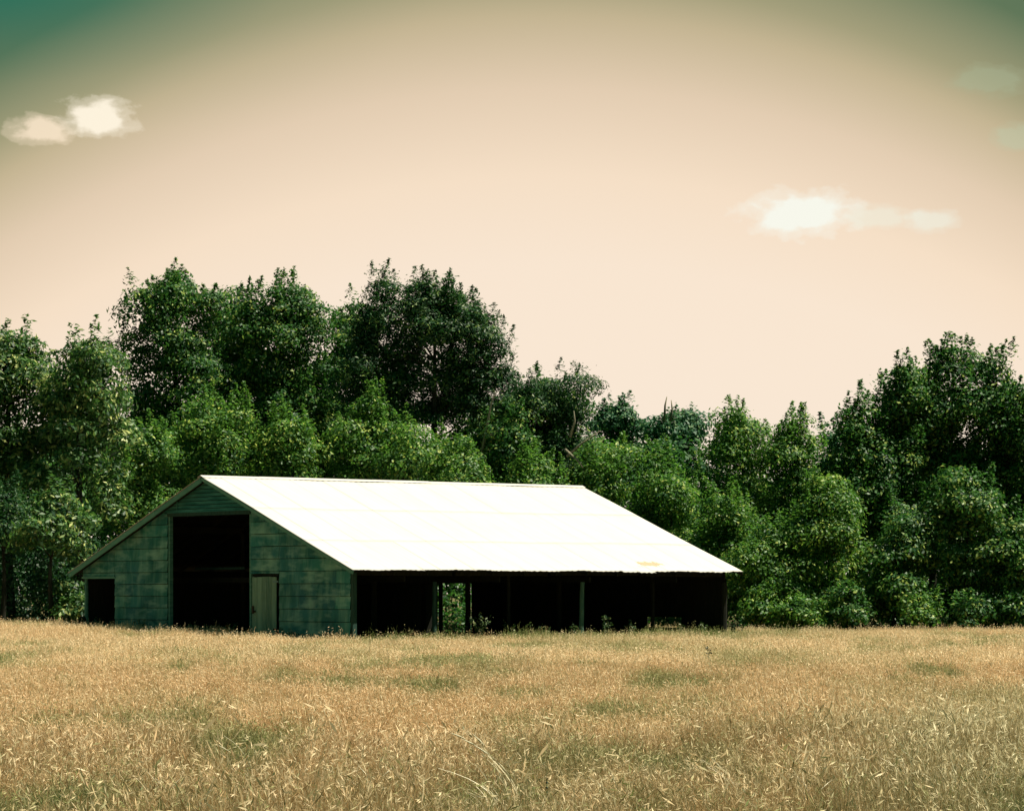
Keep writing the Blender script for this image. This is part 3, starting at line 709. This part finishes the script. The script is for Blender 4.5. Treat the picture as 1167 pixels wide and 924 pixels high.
# shrubs along the wood's edge
G4 = 'shrubs along the edge of the wood'
for i, (px, tp, w_, dd, kd, lb_) in enumerate([
    (82, 664, 44, 131.5, 'big', 'small shrub beside the barn\'s left corner post'),
    (868, 668, 64, 136.8, 'light', 'shrub just right of the barn\'s far corner'),
    (912, 688, 50, 136.0, 'light', 'lowest bright shrub spilling onto the grass right of the barn'),
    (966, 672, 60, 136.2, 'broad', 'shrub below the notch in the right hand wood'),
    (1044, 676, 60, 135.8, 'light', 'shrub at the wood\'s edge below the stepped tree'),
    (1112, 690, 56, 135.6, 'broad', 'low dark shrub near the right edge'),
    (1158, 684, 50, 135.4, 'broad', 'low dark shrub at the right edge of the photo')]):
    tree(px, tp, w_, dd, kd, lb_, 716, name='shrub', cat='shrub', trunk=False, group=G4, clr=0.5, dens=0.8, spikes=0.15)

def in_barn(x, y):
    s = (x-BX)*U[0]+(y-BY)*U[1]; t = (x-BX)*V[0]+(y-BY)*V[1]
    return (s > -0.02) & (s < BL+0.15) & (t > 0.10) & (t < BW+0.1)

# the deeper wood behind, which reads as one mass
rng = np.random.default_rng(77); P = []; O = []; T = []
for i in range(2600):
    x = rng.uniform(-52, 52); y = rng.uniform(156, 176); top = 8.4+0.8*sin(x*0.3)+rng.normal(0, 0.4)+(1.6 if x < 0 else 0.0)
    z = top*rng.uniform(0.05, 1)**0.8; r = rng.uniform(0.9, 1.5); n = int(85*r*r)
    dd = unit(rng.normal(size=(n, 3))+np.array([0, -0.3, 0.4])); P.append(np.array([x, y, z+gz(x, 150)])+dd*r*rng.uniform(0.5, 1, (n, 1))); O.append(dd)
    T.append(np.clip(rng.normal(0.35, 0.2, n), 0, 1))
P = np.concatenate(P); O = np.concatenate(O); T = np.concatenate(T)
wd_ = quads('woodland', leaf_cards(P, O, 0.34, 0.55, rng), T, LEAF['broad']); kind(wd_, 'stuff')

# brambles and saplings filling the shade under the first trees
def brush(n_, xa, xb, ya, yb, zmax, m, name):
    P = []; O = []; T = []
    for i in range(n_):
        x = rng.uniform(xa, xb); y = wood_edge(x)+rng.uniform(ya, yb); z = rng.uniform(0.0, zmax); r = rng.uniform(0.4, 0.9); n = int(110*r*r)
        dd = unit(rng.normal(size=(n, 3))+np.array([0, -0.3, 0.4])); q = np.array([x, y, z+gz(x, y)])+dd*r*rng.uniform(0.5, 1, (n, 1)); k = ~in_barn(q[:, 0], q[:, 1])&(q[:, 2] > gz(x, y)); P.append(q[k]); O.append(dd[k])
        T.append(np.clip(rng.normal(0.30, 0.2, k.sum()), 0, 1))
    kind(quads(name, leaf_cards(np.concatenate(P), np.concatenate(O), 0.22, 0.5, rng), np.concatenate(T), m), 'stuff')
brush(900, -15, 42, 2.5, 12, 1.9, LEAF['broad'], 'underbrush')
brush(1300, -42, -14, 4, 16, 3.6, LEAF['pine'], 'shade_dark_underbrush')  # dark evergreen leaf colour stands in for the deep shade on the left

# ---------------------------------------------------------------- grass
def tuft(name, rng, n, rad, h0, h1, w, seg, heads=0.0, lean=0.25, bright=0.54, var=0.24):
    """n curved tapering blades, some carrying a seed head"""
    V_, F_, T_ = [], [], []
    for i in range(n):
        a = rng.uniform(0, 2*pi); q = rad*math.sqrt(rng.random()); b = np.array([cos(a)*q, sin(a)*q, -0.02]); H = rng.uniform(h0, h1)*rng.uniform(0.75, 1.1)
        la = rng.uniform(0, 2*pi); ln = H*abs(rng.normal(0, lean)); dv = np.array([cos(la)*ln-0.05*H, sin(la)*ln, 0]); sa = rng.uniform(0, pi); sd_ = np.array([cos(sa), sin(sa), 0])
        hd = rng.random() < heads; tone = np.clip(rng.normal(bright, var), 0, 1); ww = w*rng.uniform(0.6, 1.3)*(0.5 if hd else 1); s0 = len(V_)
        for k in range(seg+1):
            f = k/seg; p = b+np.array([0, 0, H*(f-0.12*f*f)])+dv*f**2.0; wk = ww*(1-0.85*f)/2 if not hd else ww/2
            V_ += [tuple(p-sd_*wk), tuple(p+sd_*wk)]; T_ += [tone*(0.85+0.15*f)]*2
            if k: F_.append((s0+2*k-2, s0+2*k-1, s0+2*k+1, s0+2*k))
        if hd:
            e = b+np.array([0, 0, H*0.88])+dv; dr = unit(dv*2+np.array([0, 0, H])); L = rng.uniform(0.05, 0.12)*(h1/0.4)
            for q_ in range(5):
                c_ = e+dr*L*(q_-1.5)*0.45+rng.normal(0, 0.16*L, 3); l_ = L*rng.uniform(0.22, 0.42); od = unit(dr+rng.normal(0, 0.7, 3)); wd_ = unit(np.cross(od, rng.normal(size=3)))*max(w*0.8, l_*0.14)
                s1 = len(V_); V_ += [tuple(c_-od*l_), tuple(c_+wd_), tuple(c_+od*l_), tuple(c_-wd_)]; T_ += [min(1, tone+.35)]*4; F_.append((s1, s1+1, s1+2, s1+3))
    me = bpy.data.meshes.new(name); me.from_pydata(V_, [], F_)
    a = me.attributes.new('tone', 'FLOAT', 'POINT'); a.data.foreach_set('value', np.array(T_, np.float32)); me.materials.append(GRASS)
    return bpy.data.objects.new(name, me)
def blob(x, y, px, py, wpx, hpx):
    d = CZ*FPX/(py-HY); cx = (px-HX)/FPX*d; return np.exp(-((x-cx)/(wpx/FPX*d))**2-((y-d)/(hpx*d*d/(FPX*CZ)))**2)
def field(name, y0, y1, dens, protos, seed, smin, smax):
    rng = np.random.default_rng(seed)
    n = int(dens*(y1-y0)*(2*(0.19*y1+5)))
    y = rng.uniform(y0, y1, n); x = rng.uniform(-1, 1, n)*(0.19*y1+5); k = np.abs(x) < 0.19*y+5; x, y = x[k], y[k]
    edge = np.array([wood_edge(v) for v in x])
    k = (~in_barn(x, y)) & (y < edge+rng.uniform(-1.5, 1.5, len(x))); x, y = x[k], y[k]; n = len(x)
    # colour patches of greener and paler grass
    gn = vn(x/1.6+9, y/5.5)*0.6+vn(x/0.6, y/2.0+40)*0.4
    gr = sst((gn-0.55)/0.16)*0.75
    for (px, py, wp, hp, st) in ((560, 776, 45, 7, .75), (430, 790, 50, 6, .6), (810, 808, 38, 7, .8), (380, 752, 60, 7, .5), (850, 755, 60, 12, .55), (700, 742, 90, 6, .5), (640, 730, 60, 4, .5),
                                 (800, 724, 40, 6, .8), (240, 808, 60, 7, .5), (1000, 800, 40, 7, .5), (740, 780, 40, 6, .5), (1120, 808, 60, 12, .5), (905, 724, 60, 5, .5), (470, 745, 30, 5, .4)):
        gr = np.maximum(gr, st*blob(x, y, px, py, wp, hp)*(0.4+1.1*vn(x/0.35+5, y/1.2)))
    gr = np.maximum(gr, 0.22*sst((36-y)/14)+0.0*x)  # greener toward the camera: lens darkening put into the grass colour
    s_ = (x-BX)*U[0]+(y-BY)*U[1]; t_ = (x-BX)*V[0]+(y-BY)*V[1]
    fr = (s_ > -0.5)*(s_ < BL+1.5)*(t_ < 1)*np.exp(-np.maximum(0, -t_-1.5)/2.5)*(0.55+0.9*vn(x/1.1+4, y/3))+0.6*(t_ > -0.5)*(t_ < BW+.5)*(s_ < 1)*np.exp(-np.maximum(0, -s_)/0.45)
    gr = np.maximum(gr, 1.1*fr*(0.5+vn(x/0.5, y/0.9)))
    gr = np.maximum(gr, 0.8*sst((y-edge[k]+2.6)/2.0))
    gr = np.clip(gr+rng.normal(0, 0.10, n)+np.where(rng.random(n) < 0.10+0.12*sst((40-y)/15), 0.6, 0.0), 0, 1)
    fade = sst((44-y)/18)
    pl = np.clip(0.20*fade+0.55*sst((x/y-0.075)/0.09)*sst((70-y)/30)+0.35*(vn(x/2.2+70, y/6)-0.5)+rng.normal(0, 0.08, n), 0, 1)
    hs = (0.45+0.55*vn(x/1.3+33, y/3.0)+0.75*vn(x/0.35+3, y/0.7)**1.5)*(1-0.25*gr)
    hs *= 1+0.9*np.clip(fr, 0, 1)*rng.random(n)**1.5
    hs *= 1+0.55*blob(x, y, 1010, 850, 230, 15)       # the band of taller pale grass, right foreground
    pl = np.clip(pl+0.35*blob(x, y, 1010, 848, 240, 12), 0, 1); gr = gr*(1-0.6*blob(x, y, 1010, 845, 240, 12))
    sc = rng.uniform(smin, smax, n)
    me = bpy.data.meshes.new(name); me.vertices.add(n); me.vertices.foreach_set('co', np.stack([x, y, ground(x, y)], 1).astype(np.float32).ravel())
    def at_(nm, v, t='FLOAT', f='value'):
        a = me.attributes.new(nm, t, 'POINT'); a.data.foreach_set(f, np.ascontiguousarray(v, dtype=np.int32 if t == 'INT' else np.float32).ravel())
    at_('green', gr); at_('pale', pl); at_('pick', rng.integers(0, len(protos), n), 'INT')
    at_('rot', np.stack([rng.normal(0, .06, n), rng.normal(0, .06, n), rng.uniform(0, 2*pi, n)], 1), 'FLOAT_VECTOR', 'vector')
    at_('scl', np.stack([sc, sc, sc*hs], 1), 'FLOAT_VECTOR', 'vector')
    o = kind(link(name, me), 'stuff')
    col = bpy.data.collections.new(name+' tufts')
    for p in protos: col.objects.link(p)
    ng = bpy.data.node_groups.new(name, 'GeometryNodeTree')
    ng.interface.new_socket('Geometry', in_out='INPUT', socket_type='NodeSocketGeometry'); ng.interface.new_socket('Geometry', in_out='OUTPUT', socket_type='NodeSocketGeometry')
    N = ng.nodes.new; L = ng.links.new
    gi = N('NodeGroupInput'); go = N('NodeGroupOutput'); ci = N('GeometryNodeCollectionInfo'); ci.inputs['Collection'].default_value = col
    ci.inputs['Separate Children'].default_value = True; ci.inputs['Reset Children'].default_value = True
    ip = N('GeometryNodeInstanceOnPoints'); ip.inputs['Pick Instance'].default_value = True
    def na(nm, t):
        a = N('GeometryNodeInputNamedAttribute'); a.data_type = t; a.inputs['Name'].default_value = nm; return a.outputs['Attribute']
    L(gi.outputs[0], ip.inputs['Points']); L(ci.outputs[0], ip.inputs['Instance']); L(na('pick', 'INT'), ip.inputs['Instance Index'])
    e2r = N('FunctionNodeEulerToRotation'); L(na('rot', 'FLOAT_VECTOR'), e2r.inputs[0]); L(e2r.outputs[0], ip.inputs['Rotation'])
    L(na('scl', 'FLOAT_VECTOR'), ip.inputs['Scale']); L(ip.outputs[0], go.inputs[0])
    md = o.modifiers.new('grow', 'NODES'); md.node_group = ng
    return o
rg = np.random.default_rng(41)
near = [tuft('near tuft %d' % i, rg, 84, 0.17, 0.10, 0.38+0.06*(i % 3), 0.0032, 4, 0.04, 0.20, 0.48, 0.28) for i in range(6)]
mid = [tuft('mid tuft %d' % i, rg, 76, 0.24, 0.10, 0.37, 0.0050, 3, 0.10, 0.26, 0.60, 0.24) for i in range(5)]
farp = [tuft('far tuft %d' % i, rg, 72, 0.34, 0.10, 0.35, 0.0085, 2, 0.20, 0.32, 0.70, 0.22) for i in range(5)]
tallp = [tuft('tall tuft %d' % i, rg, 24, 0.20, 0.30, 0.78, 0.0052, 6, 0.20, 0.34) for i in range(5)]
field('tall_grass', 17, 36, 1.6, tallp, 57, 0.7, 1.1)
field('seeding_grass', 36, 112, 0.6, tallp, 58, 0.55, 0.85)
field('grass_foreground', 15, 38, 44, near, 51, 0.7, 1.25)
field('grass', 38, 74, 24, mid, 52, 0.75, 1.25)
field('meadow_grass', 74, 141, 13, farp, 53, 0.75, 1.25)

# ---------------------------------------------------------------- single plants
def ground_at(px, py):
    d = CZ*FPX/(py-HY); return (px-HX)/FPX*d, d
def grass_clump(px, py, hpx, n, label, seed, lean=-0.2, spread=0.5):
    x, y = ground_at(px, py); h = hpx/FPX*y; rng = np.random.default_rng(seed); mm = M()
    for i in range(n):
        H = h*rng.uniform(0.45, 1.05); b = rng.normal(0, 0.05, 3); b[2] = -0.02
        dx = H*(lean+rng.normal(0, 0.28*spread)); dy = H*rng.normal(0, 0.15); bow = rng.uniform(1.5, 3.0); w = rng.uniform(0.009, 0.016); tone = rng.uniform(0.6, 1)
        sd_ = np.array([1, rng.uniform(-.5, .5), 0]); vs = []; K = 9
        for k in range(K+1):
            f = k/K; p = b+np.array([dx*f**bow, dy*f**bow, H*(f-0.16*f**bow)]); wk = w*(1-0.9*f)/2+0.0006
            vs += [p-sd_*wk, p+sd_*wk+np.array([0, 0.001, 0.001])]
        mm.add(vs, [(2*k, 2*k+1, 2*k+3, 2*k+2) for k in range(K)], tone)
        if rng.random() < 0.25:
            e = vs[-1]; dr = unit(np.array([dx*bow, dy*bow, H*0.6])); pts = [e-dr*0.10, e-dr*0.04, e+dr*0.05]
            mm.tube(pts, [0.002, 0.007, 0.001], 5, 1.0)
    o = mm.build('grass_clump', STALK, loc=(x, y, gz(x, y))); return tag(o, label, 'grass clump', 'tall pale grass clumps in the foreground')
for a in [(596, 935, 128, 17, 'tall pale grass clump arching left at the bottom centre', 1, -0.45, 0.5),
          (566, 930, 92, 13, 'pale grass clump with bent blades left of the tallest one', 2, -0.5, 0.8),
          (428, 918, 66, 10, 'pale grass clump left of centre at the bottom', 3, -0.2, 1.0),
          (290, 905, 90, 9, 'thin upright grass clump in the left foreground', 4, -0.1, 0.6),
          (700, 925, 70, 10, 'short leaning grass clump right of bottom centre', 5, -0.35, 0.7),
          (916, 925, 68, 12, 'upright pale grass clump in the right foreground', 6, 0.05, 0.9),
          (1046, 905, 72, 14, 'tangled pale grass clump near the right edge', 7, -0.25, 1.3),
          (1088, 915, 78, 12, 'upright pale blades closest to the right edge', 8, -0.05, 0.9),
          (840, 905, 60, 9, 'sparse grass clump left of the right foreground clumps', 9, -0.4, 0.8),
          (190, 922, 60, 10, 'low grass clump in the bottom left', 10, -0.2, 1.0),
          (1076, 812, 34, 7, 'small pale clump alone in the field at right', 11, 0.1, 1.2)]: grass_clump(*a)

def weed(x, y, h, w, seed, label, group=None, m=WEED, name='weed', leaf=0.09, n=5, upright=False, cat='weed'):
    rng = np.random.default_rng(seed); g0 = gz(x, y); P, O, T = [], [], []; st = M()
    for i in range(n):
        H = h*rng.uniform(0.55, 1); dx, dy = rng.normal(0, w*(0.15 if upright else 0.5)), rng.normal(0, w*0.35)
        pts = [np.array([rng.normal(0, .04), rng.normal(0, .04), -0.03])+np.array([dx*f**1.5, dy*f**1.5, H*f]) for f in np.linspace(0, 1, 5)]
        st.tube(pts, [0.010, 0.009, 0.007, 0.005, 0.002], 5)
        for k in range(int(16*H/0.6)+4):
            f = rng.uniform(0.2, 1); j = min(int(f*4), 3); p = pts[j]+(pts[j+1]-pts[j])*(f*4-j); o = unit(rng.normal(size=3)+np.array([0, 0, .4]))
            P.append(p+o*leaf*rng.uniform(0.3, 1.1)); O.append(o); T.append(np.clip(rng.normal(0.55, .25), 0, 1))
    root = link(name, None, loc=(x, y, g0)); tag(root, label, cat, group)
    quads('leaves', leaf_cards(np.array(P), np.array(O), leaf*1.5, 0.42, rng), np.array(T), m, root); st.build('stems', m, root)
    return root
x, y = ground_at(807, 757)
weed(x, y, 0.62, 0.05, 5, 'single dark upright weed standing in the field in front of the barn\'s right end', None, DWEED, leaf=0.06, n=7, upright=True)
x, y = ground_at(623, 912)
sk = M(); sk.tube([(0, 0, -0.02), (0.005, 0, 0.14), (0, 0, 0.30)], [0.004, 0.004, 0.003], 6); 
for k in range(5): sk.tube([(0, 0, 0.10+k*0.045), (0.004, 0, 0.115+k*0.045), (0, 0, 0.13+k*0.045)], [0.004, 0.012, 0.004], 7)
tag(sk.build('dried_stalk', DWEED, loc=(x, y, gz(x, y))), 'thin dark dried stalk right of the tall arching grass', 'stalk')
GW = 'weeds along the barn\'s open front'
def bwd(s, t, *a, **k): xx, yy = bw_(s, t); return weed(xx, yy, *a, **k)
bwd(s_at(548, -.1), -0.1, 1.25, 0.7, 61, 'tall sprawling weed with pale leaves in the barn\'s open front, before the lit gap', GW, n=9, leaf=.10)
bwd(s_at(522, .2), 0.2, 0.95, 0.6, 62, 'weed right in front of the lit gap through the barn', GW, n=6)
bwd(s_at(580, .3), 0.3, 0.9, 0.7, 63, 'weed with leaning stems between the lit gap and the bright post', GW, n=6)
bwd(s_at(689, -.2), -0.2, 1.05, 0.45, 64, 'leafy weed at the right foot of the bright post', GW, n=8)
bwd(s_at(657, -.2), -0.25, 0.8, 0.4, 65, 'small weed at the left foot of the bright post', GW, n=5)
bwd(s_at(721, -.1), -0.1, 0.85, 0.5, 66, 'weed between the bright post and the faint inner post', GW, n=5)
bwd(s_at(775, -.2), -0.2, 0.7, 0.7, 67, 'low weed before the slot of light under the far wall', GW, n=6)
bwd(s_at(800, -.3), -0.3, 0.8, 0.6, 68, 'weed left of the barn\'s right corner post', GW, n=7)
bwd(s_at(836, -.3), -0.3, 0.75, 0.5, 69, 'dark weed at the foot of the barn\'s right corner post', GW, m=DWEED, n=7)
bwd(s_at(450, -.1), -0.1, 0.62, 0.6, 70, 'low weed between the gable corner and the first post', GW, n=6)
bwd(s_at(620, 0), 0.0, 0.7, 0.6, 71, 'low weed halfway between the lit gap and the bright post', GW, n=6)
GX = 'weeds along the barn\'s gable'
for px, hh, sd_, lb_ in ((110, .7, 81, 'weed in the mouth of the small left opening'), (160, .62, 82, 'weed below the left gable sheets'), (215, .62, 83, 'weed at the left side of the big doorway'),
                         (262, .7, 84, 'weed at the right side of the big doorway'), (330, .6, 85, 'weed just right of the walk door'), (372, .6, 86, 'weed below the right gable sheets'), (84, .75, 87, 'weed left of the stump at the barn\'s left corner')):
    bwd(-0.25, t_at(px, -0.25), hh, 0.4, sd_, lb_, GX, n=6, leaf=.07)
